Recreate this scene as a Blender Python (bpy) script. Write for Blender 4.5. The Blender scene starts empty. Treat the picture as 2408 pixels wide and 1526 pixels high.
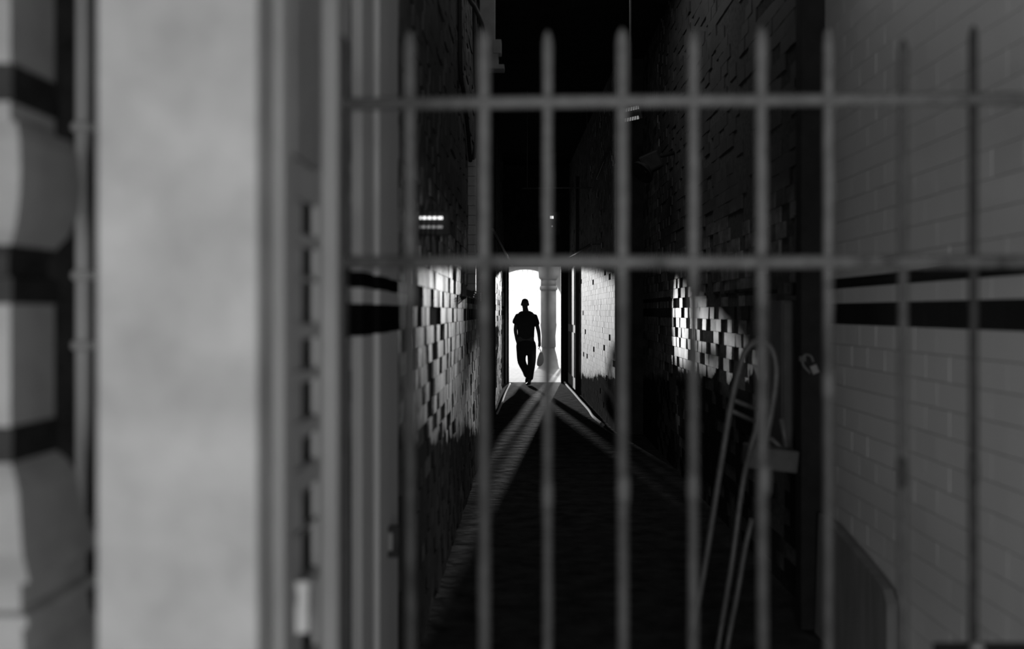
import bpy, bmesh, math, random
from mathutils import Vector, Matrix, noise as mnoise

random.seed(7)
scn = bpy.context.scene
C = scn.collection
F = 2341.1            # focal length in photo pixels (35 mm lens on a 36 mm wide frame of 2408 px)
VX, VY = 1245.0, 733.0
EYE = 1.5
R = math.radians
BASE = {}


def P(px, py, d):
    return Vector(((px - VX) / F * d, d, EYE + (VY - py) / F * d))


# ------------------------------------------------------------------ materials
def new_mat(name):
    m = bpy.data.materials.new(name)
    m.use_nodes = True
    nt = m.node_tree
    return m, nt, nt.nodes['Principled BSDF']


def grey(v):
    return (v, v, v, 1)


def ramp(nt, src, stops):
    n = nt.nodes.new('ShaderNodeValToRGB')
    els = n.color_ramp.elements
    while len(els) < len(stops):
        els.new(0.5)
    for e, (p, v) in zip(els, stops):
        e.position = p
        e.color = grey(v)
    nt.links.new(src, n.inputs['Fac'])
    return n.outputs['Color']


def noise_tex(nt, scale, detail=4.0, rough=0.55, vec=None, stretch=None):
    n = nt.nodes.new('ShaderNodeTexNoise')
    n.inputs['Scale'].default_value = scale
    n.inputs['Detail'].default_value = detail
    n.inputs['Roughness'].default_value = rough
    if vec is None:
        tc = nt.nodes.new('ShaderNodeTexCoord')
        vec = tc.outputs['Object']
    if stretch:
        mp = nt.nodes.new('ShaderNodeMapping')
        mp.inputs['Scale'].default_value = stretch
        nt.links.new(vec, mp.inputs['Vector'])
        vec = mp.outputs['Vector']
    nt.links.new(vec, n.inputs['Vector'])
    return n.outputs['Fac']


def math_node(nt, op, a, b=None):
    n = nt.nodes.new('ShaderNodeMath')
    n.operation = op
    for i, v in enumerate((a, b)):
        if v is None:
            continue
        if isinstance(v, (int, float)):
            n.inputs[i].default_value = v
        else:
            nt.links.new(v, n.inputs[i])
    return n.outputs[0]


def mix(nt, fac, a, b):
    n = nt.nodes.new('ShaderNodeMix')
    n.data_type = 'RGBA'
    for idx, v in ((0, fac), (6, a), (7, b)):
        if isinstance(v, (int, float)):
            if idx == 0:
                n.inputs[0].default_value = v
            else:
                n.inputs[idx].default_value = grey(v)
        else:
            nt.links.new(v, n.inputs[idx])
    return n.outputs[2]


def bump(nt, bs, h, strength, dist=0.01):
    b = nt.nodes.new('ShaderNodeBump')
    b.inputs['Strength'].default_value = strength
    b.inputs['Distance'].default_value = dist
    nt.links.new(h, b.inputs['Height'])
    nt.links.new(b.outputs['Normal'], bs.inputs['Normal'])


def plain(name, lo, hi, scale=20, rough=0.7, metal=0.0, bmp=0.15, spec=0.3, stretch=None, dist=0.004):
    m, nt, bs = new_mat(name)
    n = noise_tex(nt, scale, stretch=stretch)
    nt.links.new(ramp(nt, n, [(0.3, lo), (0.7, hi)]), bs.inputs['Base Color'])
    bs.inputs['Roughness'].default_value = rough
    bs.inputs['Metallic'].default_value = metal
    bs.inputs['Specular IOR Level'].default_value = spec
    if bmp:
        bump(nt, bs, n, bmp, dist)
    return m


def emit(name, strength):
    m, nt, bs = new_mat(name)
    e = nt.nodes.new('ShaderNodeEmission')
    e.inputs['Strength'].default_value = strength
    nt.links.new(e.outputs[0], nt.nodes['Material Output'].inputs['Surface'])
    return m


def tile_mat(name, lo, hi, bands, dado=None, rough=0.35, spec=0.4, dado_v=0.03, band_v=0.008, dirt=0.0, slope=0.0, y_ref=0.0, soot_shade=None):
    """glazed tile: each tile its own grey, painted black bands at given heights, a dark dado with a ragged edge."""
    m, nt, bs = new_mat(name)
    geo = nt.nodes.new('ShaderNodeNewGeometry')
    tc = nt.nodes.new('ShaderNodeTexCoord')
    sep = nt.nodes.new('ShaderNodeSeparateXYZ')
    nt.links.new(tc.outputs['Object'], sep.inputs[0])
    z = sep.outputs['Z']
    col = ramp(nt, geo.outputs['Random Per Island'], [(0.0, lo), (0.25, lo + (hi - lo) * 0.55), (1.0, hi)])
    n1 = noise_tex(nt, 9, 6, 0.65)
    if dirt:
        col = mix(nt, ramp(nt, n1, [(0.42, dirt), (0.62, 0.0)]), col, lo * 0.35)
    for z0, z1 in bands:
        f = math_node(nt, 'MULTIPLY', math_node(nt, 'GREATER_THAN', z, z0), math_node(nt, 'LESS_THAN', z, z1))
        col = mix(nt, f, col, band_v)
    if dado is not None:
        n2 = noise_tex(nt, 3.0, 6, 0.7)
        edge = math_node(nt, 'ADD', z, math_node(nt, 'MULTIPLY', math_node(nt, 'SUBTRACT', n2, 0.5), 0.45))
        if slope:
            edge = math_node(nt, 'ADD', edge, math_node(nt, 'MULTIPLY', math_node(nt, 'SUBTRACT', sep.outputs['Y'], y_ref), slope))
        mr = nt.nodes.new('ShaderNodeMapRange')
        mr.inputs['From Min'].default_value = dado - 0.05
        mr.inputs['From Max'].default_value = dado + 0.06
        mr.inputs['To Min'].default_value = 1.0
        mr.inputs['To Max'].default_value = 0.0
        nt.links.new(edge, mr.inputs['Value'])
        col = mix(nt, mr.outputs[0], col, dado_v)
    if soot_shade:  # shade of the unlit upper wall, painted into the tile colour
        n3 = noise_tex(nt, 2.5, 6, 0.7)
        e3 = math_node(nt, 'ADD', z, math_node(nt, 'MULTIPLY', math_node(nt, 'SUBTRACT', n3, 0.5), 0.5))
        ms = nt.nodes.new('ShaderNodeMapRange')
        ms.inputs['From Min'].default_value = soot_shade[0] - 0.12
        ms.inputs['From Max'].default_value = soot_shade[0] + 0.12
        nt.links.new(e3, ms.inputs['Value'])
        fy = math_node(nt, 'MULTIPLY', math_node(nt, 'GREATER_THAN', sep.outputs['Y'], soot_shade[1]), math_node(nt, 'LESS_THAN', sep.outputs['Y'], soot_shade[2]))
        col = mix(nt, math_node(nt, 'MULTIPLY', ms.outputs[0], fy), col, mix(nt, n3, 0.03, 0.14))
    nt.links.new(col, bs.inputs['Base Color'])
    bs.inputs['Roughness'].default_value = rough
    if dado is not None:
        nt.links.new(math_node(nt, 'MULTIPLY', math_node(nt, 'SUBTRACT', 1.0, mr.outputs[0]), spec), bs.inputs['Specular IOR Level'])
    else:
        bs.inputs['Specular IOR Level'].default_value = spec
    bump(nt, bs, n1, 0.12, 0.003)
    return m


M = {}
M['plaster'] = plain('lime_plaster', 0.32, 0.47, 6, 0.85, bmp=0.35, spec=0.2, dist=0.006)
M['iron_pale'] = plain('painted_cast_iron', 0.30, 0.38, 12, 0.55, bmp=0.1)
M['iron_black'] = plain('black_iron', 0.015, 0.03, 20, 0.6)
M['soot_shade'] = plain('sooty_plaster', 0.025, 0.05, 5, 0.95, bmp=0.3, spec=0.0)
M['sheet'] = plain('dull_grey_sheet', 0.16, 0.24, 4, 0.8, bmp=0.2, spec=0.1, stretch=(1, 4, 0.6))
M['ceiling'] = plain('blackened_ceiling', 0.025, 0.04, 3, 0.95, bmp=0.3, spec=0.05)
M['floor'] = plain('dark_dirty_concrete', 0.025, 0.06, 6, 0.95, bmp=0.5, spec=0.001, dist=0.02)
M['mortar'] = plain('grey_mortar', 0.10, 0.16, 30, 0.95, bmp=0.3, spec=0.0)
M['mortar_dark'] = plain('dark_mortar', 0.08, 0.14, 30, 0.95, bmp=0.4, spec=0.0)
m, nt, bs = new_mat('worn_grey_bar_paint')
nz = noise_tex(nt, 45)
tc = nt.nodes.new('ShaderNodeTexCoord')
sp = nt.nodes.new('ShaderNodeSeparateXYZ')
nt.links.new(tc.outputs['Object'], sp.inputs[0])
n2 = noise_tex(nt, 14, 5, 0.7)
hgt = math_node(nt, 'ADD', sp.outputs['Z'], math_node(nt, 'MULTIPLY', math_node(nt, 'SUBTRACT', n2, 0.5), 0.5))
mr = nt.nodes.new('ShaderNodeMapRange')
mr.inputs['From Min'].default_value = 1.50
mr.inputs['From Max'].default_value = 1.62
nt.links.new(hgt, mr.inputs['Value'])
paint = ramp(nt, nz, [(0.3, 0.10), (0.7, 0.155)])
lower_tone = ramp(nt, n2, [(0.3, 0.03), (0.7, 0.08)])  # darker, blotchy tone of the bars below the lower rail
nt.links.new(mix(nt, mr.outputs[0], lower_tone, paint), bs.inputs['Base Color'])
bs.inputs['Roughness'].default_value = 0.6
bs.inputs['Specular IOR Level'].default_value = 0.3
bump(nt, bs, n2, 0.6, 0.004)
M['bar'] = m
M['bar_mid'] = plain('shaded_iron_bar', 0.04, 0.075, 45, 0.65, bmp=0.5, spec=0.3, dist=0.002)  # bar colour darkened to hold the shade on the gate's right side
M['bar_dark'] = plain('dark_iron_shaded_bar', 0.015, 0.035, 45, 0.65, bmp=0.5, spec=0.3, dist=0.002)  # dark iron for hinges and lock; on the bars it is painted shade
M['steel_jamb'] = plain('grey_steel_paint', 0.28, 0.38, 8, 0.6, bmp=0.15, stretch=(1, 1, 0.3))
M['steel_dark'] = plain('dark_steel', 0.02, 0.03, 10, 0.8, spec=0.1)
M['grey_box'] = plain('grey_enamel', 0.07, 0.10, 10, 0.55)
M['pale_box'] = plain('pale_enamel', 0.22, 0.30, 10, 0.6)
M['paper'] = plain('pale_paper', 0.55, 0.65, 15, 0.9, bmp=0.1)
M['rubber'] = plain('black_rubber', 0.015, 0.025, 30, 0.6)
M['tube_steel'] = plain('dull_tube_steel', 0.10, 0.15, 25, 0.5, metal=0.2, bmp=0.1)
M['wood_old'] = plain('peeling_door_paint', 0.05, 0.40, 6, 0.85, bmp=0.4, stretch=(6, 6, 0.5))
M['column'] = plain('stained_white_stone', 0.35, 0.6, 3, 0.8, bmp=0.15)
M['ground'] = plain('pale_yard_paving', 0.35, 0.5, 2, 0.9, bmp=0.2)
M['yard_wall'] = plain('yard_wall_render', 0.25, 0.4, 3, 0.9)
M['chip'] = plain('plaster_chip', 0.35, 0.5, 15, 0.9)
M['lamp_glow'] = emit('lamp_tube_glow', 1.6)
M['lamp_dim'] = emit('lamp_tube_dim_glow', 0.22)
M['skin'] = plain('skin', 0.16, 0.2, 20, 0.55, bmp=0.05)
M['hair'] = plain('dark_hair', 0.012, 0.02, 80, 0.6, bmp=0.4)
M['shirt'] = plain('dark_cotton', 0.07, 0.09, 60, 0.9, bmp=0.2, spec=0.1)
M['trousers'] = plain('black_cotton', 0.05, 0.065, 60, 0.9, bmp=0.2, spec=0.1)
M['shoe'] = plain('black_leather', 0.012, 0.02, 30, 0.5)
M['eye'] = plain('eye_white', 0.5, 0.55, 10, 0.3, bmp=0)
M['brass'] = plain('dull_brass', 0.16, 0.22, 40, 0.4, metal=0.3)

BANDS_R = [(1.445, 1.537), (1.604, 1.650)]
BANDS_L = [(1.432, 1.523), (1.567, 1.612)]
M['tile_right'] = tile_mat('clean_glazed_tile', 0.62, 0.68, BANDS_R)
M['tile_mid'] = tile_mat('dirty_glazed_tile', 0.08, 0.34, BANDS_R, dado=1.05, slope=0.073, y_ref=7.4, rough=0.65, spec=0.13, dirt=0.6, soot_shade=(2.15, 4.7, 10.7))
M['tile_left'] = tile_mat('flaking_glazed_tile', 0.10, 0.58, BANDS_L, dado=0.92, slope=0.105, y_ref=4.8, rough=0.7, spec=0.012, dirt=0.75, dado_v=0.06, soot_shade=(2.1, 3.75, 99))
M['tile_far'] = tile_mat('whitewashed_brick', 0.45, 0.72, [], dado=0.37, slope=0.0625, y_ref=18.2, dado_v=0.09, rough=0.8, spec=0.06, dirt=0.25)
M['jamb_tile'] = tile_mat('banded_jamb_paint', 0.50, 0.56, BANDS_L, rough=0.8, spec=0.0)

# pane: clear glass that lets the daylight straight through
gm, gnt, gbs = new_mat('window_glass')
tr = gnt.nodes.new('ShaderNodeBsdfTransparent')
gl = gnt.nodes.new('ShaderNodeBsdfGlossy')
gl.inputs['Roughness'].default_value = 0.05
mx = gnt.nodes.new('ShaderNodeMixShader')
mx.inputs[0].default_value = 0.05
gnt.links.new(tr.outputs[0], mx.inputs[1])
gnt.links.new(gl.outputs[0], mx.inputs[2])
gnt.links.new(mx.outputs[0], gnt.nodes['Material Output'].inputs['Surface'])
M['glass'] = gm
# thin translucent plastic of the carrier bag
bmx, bnt, bbs = new_mat('thin_grey_plastic')
bbs.inputs['Base Color'].default_value = grey(0.45)
bbs.inputs['Roughness'].default_value = 0.5
btr = bnt.nodes.new('ShaderNodeBsdfTranslucent')
btr.inputs['Color'].default_value = grey(0.35)
bm_ = bnt.nodes.new('ShaderNodeMixShader')
bm_.inputs[0].default_value = 0.5
bnt.links.new(bbs.outputs[0], bm_.inputs[1])
bnt.links.new(btr.outputs[0], bm_.inputs[2])
bnt.links.new(bm_.outputs[0], bnt.nodes['Material Output'].inputs['Surface'])
M['plastic'] = bmx


# ------------------------------------------------------------------ mesh helpers
def add_box(bm, x0, x1, y0, y1, z0, z1, bevel=0.0, mi=0):
    vs = [bm.verts.new((x, y, z)) for x in (x0, x1) for y in (y0, y1) for z in (z0, z1)]
    idx = [(0, 1, 3, 2), (4, 6, 7, 5), (0, 4, 5, 1), (2, 3, 7, 6), (0, 2, 6, 4), (1, 5, 7, 3)]
    fs = []
    for f in idx:
        fc = bm.faces.new([vs[i] for i in f])
        fc.material_index = mi
        fs.append(fc)
    if bevel:
        es = list({e for f in fs for e in f.edges})
        bmesh.ops.bevel(bm, geom=es, offset=bevel, segments=2, affect='EDGES', profile=0.6)
    return vs


def add_rot_box(bm, c, sx, sy, sz, rot, bevel=0.0):
    b2 = bmesh.new()
    add_box(b2, -sx / 2, sx / 2, -sy / 2, sy / 2, -sz / 2, sz / 2, bevel)
    bmesh.ops.transform(b2, matrix=Matrix.Translation(c) @ rot, verts=b2.verts)
    me = bpy.data.meshes.new('tmp')
    b2.to_mesh(me)
    b2.free()
    bm.from_mesh(me)
    bpy.data.meshes.remove(me)


def add_tube(bm, pts, rad, n=12, cap=True):
    """a round tube along a polyline; rad is a number or one number per point."""
    pts = [Vector(p) for p in pts]
    rr = [rad] * len(pts) if isinstance(rad, (int, float)) else rad
    rings = []
    up = Vector((0.31, 0.17, 0.93)).normalized()
    prev = None
    for i, p in enumerate(pts):
        t = (pts[min(i + 1, len(pts) - 1)] - pts[max(i - 1, 0)]).normalized()
        a = prev if prev is not None else (up if abs(t.dot(up)) < 0.9 else Vector((1, 0, 0)))
        a = (a - t * a.dot(t)).normalized()
        prev = a
        b = t.cross(a)
        rings.append([bm.verts.new(p + (a * math.cos(2 * math.pi * k / n) + b * math.sin(2 * math.pi * k / n)) * rr[i]) for k in range(n)])
    for r0, r1 in zip(rings, rings[1:]):
        for k in range(n):
            f = bm.faces.new((r0[k], r0[(k + 1) % n], r1[(k + 1) % n], r1[k]))
            f.smooth = True
    if cap:
        bm.faces.new(rings[0][::-1])
        bm.faces.new(rings[-1])


def add_lathe(bm, c, prof, n=32, phase=0.0, smooth=True, mats=None):
    """prof: (radius, z) pairs upward from c."""
    c = Vector(c)
    rings = []
    for r, z in prof:
        rings.append([bm.verts.new(c + Vector((r * math.cos(phase + 2 * math.pi * k / n), r * math.sin(phase + 2 * math.pi * k / n), z))) for k in range(n)])
    for i, (r0, r1) in enumerate(zip(rings, rings[1:])):
        for k in range(n):
            f = bm.faces.new((r0[k], r0[(k + 1) % n], r1[(k + 1) % n], r1[k]))
            f.smooth = smooth
            if mats:
                f.material_index = mats[i]
    bm.faces.new(rings[0][::-1])
    bm.faces.new(rings[-1])


def smooth_curve(pts, k=6):
    """Catmull-Rom through the given points."""
    pts = [Vector(p) for p in pts]
    ext = [pts[0] * 2 - pts[1]] + pts + [pts[-1] * 2 - pts[-2]]
    out = []
    for i in range(1, len(ext) - 2):
        p0, p1, p2, p3 = ext[i - 1:i + 3]
        for j in range(k):
            t = j / k
            out.append(0.5 * (2 * p1 + (p2 - p0) * t + (2 * p0 - 5 * p1 + 4 * p2 - p3) * t * t + (3 * p1 - p0 - 3 * p2 + p3) * t ** 3))
    out.append(pts[-1])
    return out


def tag(o, label=None, cat=None, group=None, kind=None):
    for k, v in (('label', label), ('category', cat), ('group', group), ('kind', kind)):
        if v:
            o[k] = v
    return o


def thing(name, base, label, cat, group=None):
    o = bpy.data.objects.new(name, None)
    o.empty_display_size = 0.1
    C.objects.link(o)
    o.location = base
    BASE[o.name] = Vector(base)
    return tag(o, label, cat, group)


def obj(name, bm, mats, parent=None, base=None):
    """links a bmesh written in world coordinates as ONE object, under parent or with its origin at base."""
    b = BASE[parent.name] if parent is not None else Vector(base if base is not None else (0, 0, 0))
    bmesh.ops.recalc_face_normals(bm, faces=bm.faces)
    if b.length:
        bmesh.ops.translate(bm, vec=-b, verts=bm.verts)
    me = bpy.data.meshes.new(name)
    bm.to_mesh(me)
    bm.free()
    for m in (mats if isinstance(mats, (list, tuple)) else [mats]):
        me.materials.append(m)
    o = bpy.data.objects.new(name, me)
    C.objects.link(o)
    if parent is not None:
        o.parent = parent
        BASE[o.name] = b
    else:
        o.location = b
        BASE[o.name] = b
    return o


def struct(name, bm, mats, label=None):
    o = obj(name, bm, mats)
    o['kind'] = 'structure'
    if label:
        o['label'] = label
    return o


def solo(name, bm, mats, base, label, cat, group=None):
    return tag(obj(name, bm, mats, base=base), label, cat, group)


def box_bm(*a, **k):
    bm = bmesh.new()
    add_box(bm, *a, **k)
    return bm


def tube_bm(pts, rad, n=12):
    bm = bmesh.new()
    add_tube(bm, pts, rad, n)
    return bm


# ------------------------------------------------------------------ tiled walls
def tile_wall(name, mats, a, b, z0, z1, tw, th, side, zref=0.0, tilt=0.0, lift=0.0, miss=0.0, keep=None, gap=0.003, seed=0, thick=0.12, stagger=True):
    """Wall from ground point a to b, tiled on the side given by +1 (left of a->b) or -1, as one mesh: a slab and its tiles."""
    rnd = random.Random(seed)
    a, b = Vector((a[0], a[1], 0)), Vector((b[0], b[1], 0))
    L = (b - a).length
    u = (b - a).normalized()
    nrm = Vector((-u.y, u.x, 0)) * side
    bm = bmesh.new()

    def pt(s, z, h):
        return a + u * s + nrm * h + Vector((0, 0, z))

    q = [bm.verts.new(pt(s, z, h)) for h in (-thick, 0) for s, z in ((0, z0), (L, z0), (L, z1), (0, z1))]
    for f in ((0, 1, 2, 3), (4, 5, 6, 7), (0, 1, 5, 4), (1, 2, 6, 5), (2, 3, 7, 6), (3, 0, 4, 7)):
        bm.faces.new([q[i] for i in f]).material_index = 0
    k0 = math.floor((z0 - zref) / th)
    row = 0
    z = zref + k0 * th
    while z < z1:
        off = (tw * 0.5 if (row % 2 and stagger) else 0)
        s = -off
        while s < L:
            s0, s1 = max(s, 0) + gap / 2, min(s + tw, L) - gap / 2
            za, zb = max(z, z0) + gap / 2, min(z + th, z1) - gap / 2
            s += tw
            if s1 - s0 < 0.01 or zb - za < 0.01:
                continue
            mid = pt((s0 + s1) / 2, (za + zb) / 2, 0)
            nz = mnoise.noise(Vector((mid.x * 1.3 + seed * 7.1, mid.y * 1.3, mid.z * 1.3))) * 0.5 + 0.5
            quiet = keep(mid) if keep else 0.0
            if rnd.random() < miss * (0.3 + 1.8 * max(0, nz - 0.25)) * (1 - quiet):
                continue
            h = 0.007 + lift * rnd.random() * (1 - quiet)
            ts, tz = (rnd.gauss(0, tilt) * (1 - quiet) for _ in range(2))
            hs = [h + ts * (s_ - (s0 + s1) / 2) + tz * (z_ - (za + zb) / 2) for s_, z_ in ((s0, za), (s1, za), (s1, zb), (s0, zb))]
            lo = min(hs)
            if lo < 0.002:
                hs = [x - lo + 0.002 for x in hs]
            top = [bm.verts.new(pt(s_, z_, hh)) for (s_, z_), hh in zip(((s0, za), (s1, za), (s1, zb), (s0, zb)), hs)]
            bot = [bm.verts.new(pt(s_, z_, 0.0)) for s_, z_ in ((s0, za), (s1, za), (s1, zb), (s0, zb))]
            bm.faces.new(top).material_index = 1
            for i in range(4):
                bm.faces.new((bot[i], bot[(i + 1) % 4], top[(i + 1) % 4], top[i])).material_index = 1
        z += th
        row += 1
    return struct(name, bm, mats)


CEIL = 4.6
# room behind and around the camera
struct('floor', box_bm(-3.0, 3.0, -3.0, 21.2, -0.2, 0.0), M['floor'])
struct('ceiling', box_bm(-3.0, 3.0, -3.0, 21.2, CEIL, CEIL + 0.2), M['ceiling'])
struct('wall_outer_left', box_bm(-3.1, -2.8, -3.0, 21.2, 0, CEIL), M['soot_shade'])
struct('wall_outer_right', box_bm(2.2, 2.4, -3.0, 21.2, 0, CEIL), M['soot_shade'])
struct('wall_side_room', box_bm(-2.8, -0.62, 4.2, 4.4, 0, CEIL), M['soot_shade'])
# back wall with two window openings
bm = bmesh.new()
WINS = [(-2.65, -1.55, 0.8, 2.1), (-0.15, 0.55, 0.7, 1.7)]
xs = [-2.8, WINS[0][0], WINS[0][1], WINS[1][0], WINS[1][1], 2.2]
for i in range(5):
    if i in (1, 3):
        w = WINS[0 if i == 1 else 1]
        add_box(bm, xs[i], xs[i + 1], -1.75, -1.5, 0, w[2])
        add_box(bm, xs[i], xs[i + 1], -1.75, -1.5, w[3], CEIL)
    else:
        add_box(bm, xs[i], xs[i + 1], -1.75, -1.5, 0, CEIL)
struct('wall_back', bm, M['soot_shade'])
for i, w in enumerate(WINS):
    bm = bmesh.new()
    for x0, x1, z0, z1 in ((w[0], w[0] + .05, w[2], w[3]), (w[1] - .05, w[1], w[2], w[3]), (w[0] + .05, w[1] - .05, w[2], w[2] + .05), (w[0] + .05, w[1] - .05, w[3] - .05, w[3])):
        add_box(bm, x0, x1, -1.68, -1.6, z0, z1)
    struct('window_%d' % (i + 2), bm, M['pale_box'])

# right wall: clean tile near the gate, worn tile beyond the dark post
tile_wall('wall_right', [M['mortar'], M['tile_right']], (1.4, -1.5), (1.4, 4.72), 0, CEIL, 0.2, 0.0915, +1, zref=1.445, gap=0.0025, seed=1, tilt=0.004)
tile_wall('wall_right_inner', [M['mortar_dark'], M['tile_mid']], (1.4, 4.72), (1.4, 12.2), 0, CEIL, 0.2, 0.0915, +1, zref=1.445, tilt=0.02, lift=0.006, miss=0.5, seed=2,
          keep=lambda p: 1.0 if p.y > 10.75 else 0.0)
# pier that narrows the corridor on the right
struct('pier_right', box_bm(1.085, 1.6, 12.2, 12.5, 0, CEIL), M['soot_shade'])
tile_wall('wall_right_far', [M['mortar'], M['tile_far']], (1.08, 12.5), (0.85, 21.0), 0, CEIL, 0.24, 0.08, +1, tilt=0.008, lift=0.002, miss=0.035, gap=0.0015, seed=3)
# left wall
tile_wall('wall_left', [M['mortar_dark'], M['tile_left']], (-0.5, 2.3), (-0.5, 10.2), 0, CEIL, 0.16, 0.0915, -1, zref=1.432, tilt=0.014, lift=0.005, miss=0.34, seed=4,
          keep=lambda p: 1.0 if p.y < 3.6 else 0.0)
struct('pier_left', box_bm(-0.70, -0.46, 10.2, 13.5, 0, CEIL), M['soot_shade'])
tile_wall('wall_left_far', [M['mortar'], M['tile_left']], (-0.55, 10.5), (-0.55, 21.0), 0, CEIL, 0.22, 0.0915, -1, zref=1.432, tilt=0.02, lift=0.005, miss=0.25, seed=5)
# end partition with its doorway
bm = bmesh.new()
DX0, DX1, DZ = -0.44, 0.72, 2.47
add_box(bm, -2.8, DX0, 21.0, 21.25, 0, CEIL)
add_box(bm, DX1, 2.2, 21.0, 21.25, 0, CEIL)
add_box(bm, DX0, DX1, 21.0, 21.25, DZ, CEIL)
struct('wall_end', bm, M['soot_shade'])
bm = bmesh.new()
add_box(bm, -0.535, -0.50, 20.86, 21.0, 0, 2.55)
add_box(bm, -0.465, -0.43, 20.86, 21.0, 0, 2.55)
struct('trim_1', bm, M['steel_dark'])
struct('trim_2', box_bm(-0.50, -0.465, 20.84, 21.0, 0, 2.55), M['column'])
bm = bmesh.new()
add_box(bm, 0.66, 0.76, 20.88, 21.0, 0, 2.55, 0.01)
struct('trim_3', bm, M['steel_dark'])

# yard behind the doorway: paving, side walls, arched wall, open sky
struct('ground', box_bm(-30, 30, 21.2, 130, -0.25, -0.03), M['ground'])
struct('wall_yard_left', box_bm(-3.2, -3.0, 21.25, 28.0, -0.03, 4.6), M['yard_wall'])
struct('wall_yard_right', box_bm(3.2, 3.4, 21.25, 28.0, -0.03, 4.6), M['yard_wall'])
bm = bmesh.new()
AC, AZ, AR = -0.12, 1.65, 1.06
N = 24
arc = [(AC + AR * math.cos(math.pi * k / N), AZ + AR * math.sin(math.pi * k / N)) for k in range(N + 1)]
add_box(bm, -3.2, AC - AR, 28.0, 28.3, -0.03, 4.6)
add_box(bm, AC + AR, 1.0, 28.0, 28.3, -0.03, 4.6)
add_box(bm, 1.0, 1.8, 28.0, 28.3, 3.2, 4.6)  # unseen opening beside the arch, added to let the left wall's sun through
add_box(bm, 1.8, 3.4, 28.0, 28.3, -0.03, 4.6)
for (xa_, za_), (xb_, zb_) in zip(arc, arc[1:]):
    v = [bm.verts.new((x, y, z)) for y in (28.0, 28.3) for x, z in ((xa_, za_), (xa_, 4.6), (xb_, 4.6), (xb_, zb_))]
    for f in ((0, 1, 2, 3), (4, 5, 6, 7), (0, 3, 7, 4), (1, 2, 6, 5)):
        bm.faces.new([v[i] for i in f])
struct('wall_yard_arch', bm, M['yard_wall'])
# glazed screen in the arch: slim vertical bars, a transom and panes
win = bpy.data.objects.new('window_1', None)
C.objects.link(win)
win.location = (AC, 28.1, 0)
BASE['window_1'] = Vector((AC, 28.1, 0))
win['kind'] = 'structure'
bm = bmesh.new()
for k in range(1, 15):
    x = AC - AR + 2 * AR * k / 15
    top = AZ + math.sqrt(max(0, AR ** 2 - (x - AC) ** 2))
    add_box(bm, x - 0.004, x + 0.004, 28.10, 28.11, -0.03, top)
add_box(bm, AC - AR, AC + AR, 28.10, 28.105, 2.098, 2.104)
obj('glazing_bars', bm, M['paper'], win)
bm = bmesh.new()
lp = [(AC - AR, -0.03)] + arc[::-1] + [(AC + AR, -0.03)]
bm.faces.new([bm.verts.new((x, 28.14, z)) for x, z in lp])
obj('pane', bm, M['glass'], win)

# ------------------------------------------------------------------ pillar and jamb on the left
bm = bmesh.new()
x0, x1 = P(226, 0, 1.5).x, P(606, 0, 1.5).x
add_box(bm, x0, x1, 1.5, 1.80, 0, CEIL, 0.006)
o = struct('pillar', bm, M['plaster'], 'broad pale plastered pillar left of the barred gate')

# angle iron at the pillar's corner and the latticed steel door jamb behind it
t = thing('steel_jamb', (-0.40, 1.8, 0), 'grey latticed steel door jamb between the plaster pillar and the barred gate', 'door jamb')
xa, xb = P(630, 0, 1.6).x, P(667, 0, 1.6).x
obj('front_angle', box_bm(xa, xb, 1.6, 1.66, 0, 3.2, 0.003), M['steel_jamb'], t)
xc = P(622, 0, 1.6).x
# lattice strip: side plate with punched openings
JX = -0.398
ya, yb = 1.66, 1.9
bm = bmesh.new()
holes = [(520, 38), (620, 34), (712, 48), (830, 36), (935, 44), (1050, 34), (1180, 44), (1285, 56), (1450, 80)]
zh = []
for py, hh in holes:
    dm = 1.84
    zc = EYE + (VY - py) / F * dm
    zh.append((zc - hh / F * dm, zc + hh / F * dm))
zh.sort()
h0, h1 = 1.69, 1.875
add_box(bm, JX - 0.012, JX, ya, h0, 0, 3.2)
add_box(bm, JX - 0.012, JX, h1, yb, 0, 3.2)
zz = 0.3
add_box(bm, JX - 0.012, JX, h0, h1, 0, zz)
for z0_, z1_ in zh:
    if z0_ > zz:
        add_box(bm, JX - 0.012, JX, h0, h1, zz, z0_)
    zz = z1_
add_box(bm, JX - 0.012, JX, h0, h1, zz, 1.76)
obj('lattice_plate', bm, M['steel_jamb'], t)
# shield plate above the lattice, its lower edge runs down to the right
bm = bmesh.new()
q = [(JX + 0.004, ya + 0.01, 1.752), (JX + 0.004, yb - 0.03, 1.765), (JX + 0.004, yb - 0.03, 3.2), (JX + 0.004, ya + 0.01, 3.2)]
add_box(bm, JX - 0.02, JX + 0.004, ya + 0.01, yb - 0.02, 1.765, 3.2)
obj('cover_plate', bm, M['pale_box'], t)
bm = bmesh.new()
add_tube(bm, smooth_curve([P(668, 374, 1.66), P(700, 380, 1.76), P(735, 396, 1.88), P(766, 416, 1.98)]), 0.006, 8)
obj('cover_rim', bm, M['pale_box'], t)
obj('back_angle', box_bm(JX - 0.02, -0.373, 1.93, 1.98, 0, 3.2, 0.003), M['steel_jamb'], t)
obj('dark_backing', box_bm(JX - 0.055, JX - 0.045, 1.68, 2.295, 0, 3.2), M['iron_black'], t)  # black sheet added so the openings look dark inside
bm = bmesh.new()
add_rot_box(bm, P(703, 1428, 1.715), 0.032, 0.004, 0.09, Matrix.Rotation(R(12), 4, 'Z') @ Matrix.Rotation(R(4), 4, 'X'))
solo('paper_tag', bm, M['paper'], P(703, 1428, 1.70), 'pale paper tag stuck low on the latticed steel jamb', 'tag')

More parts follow.
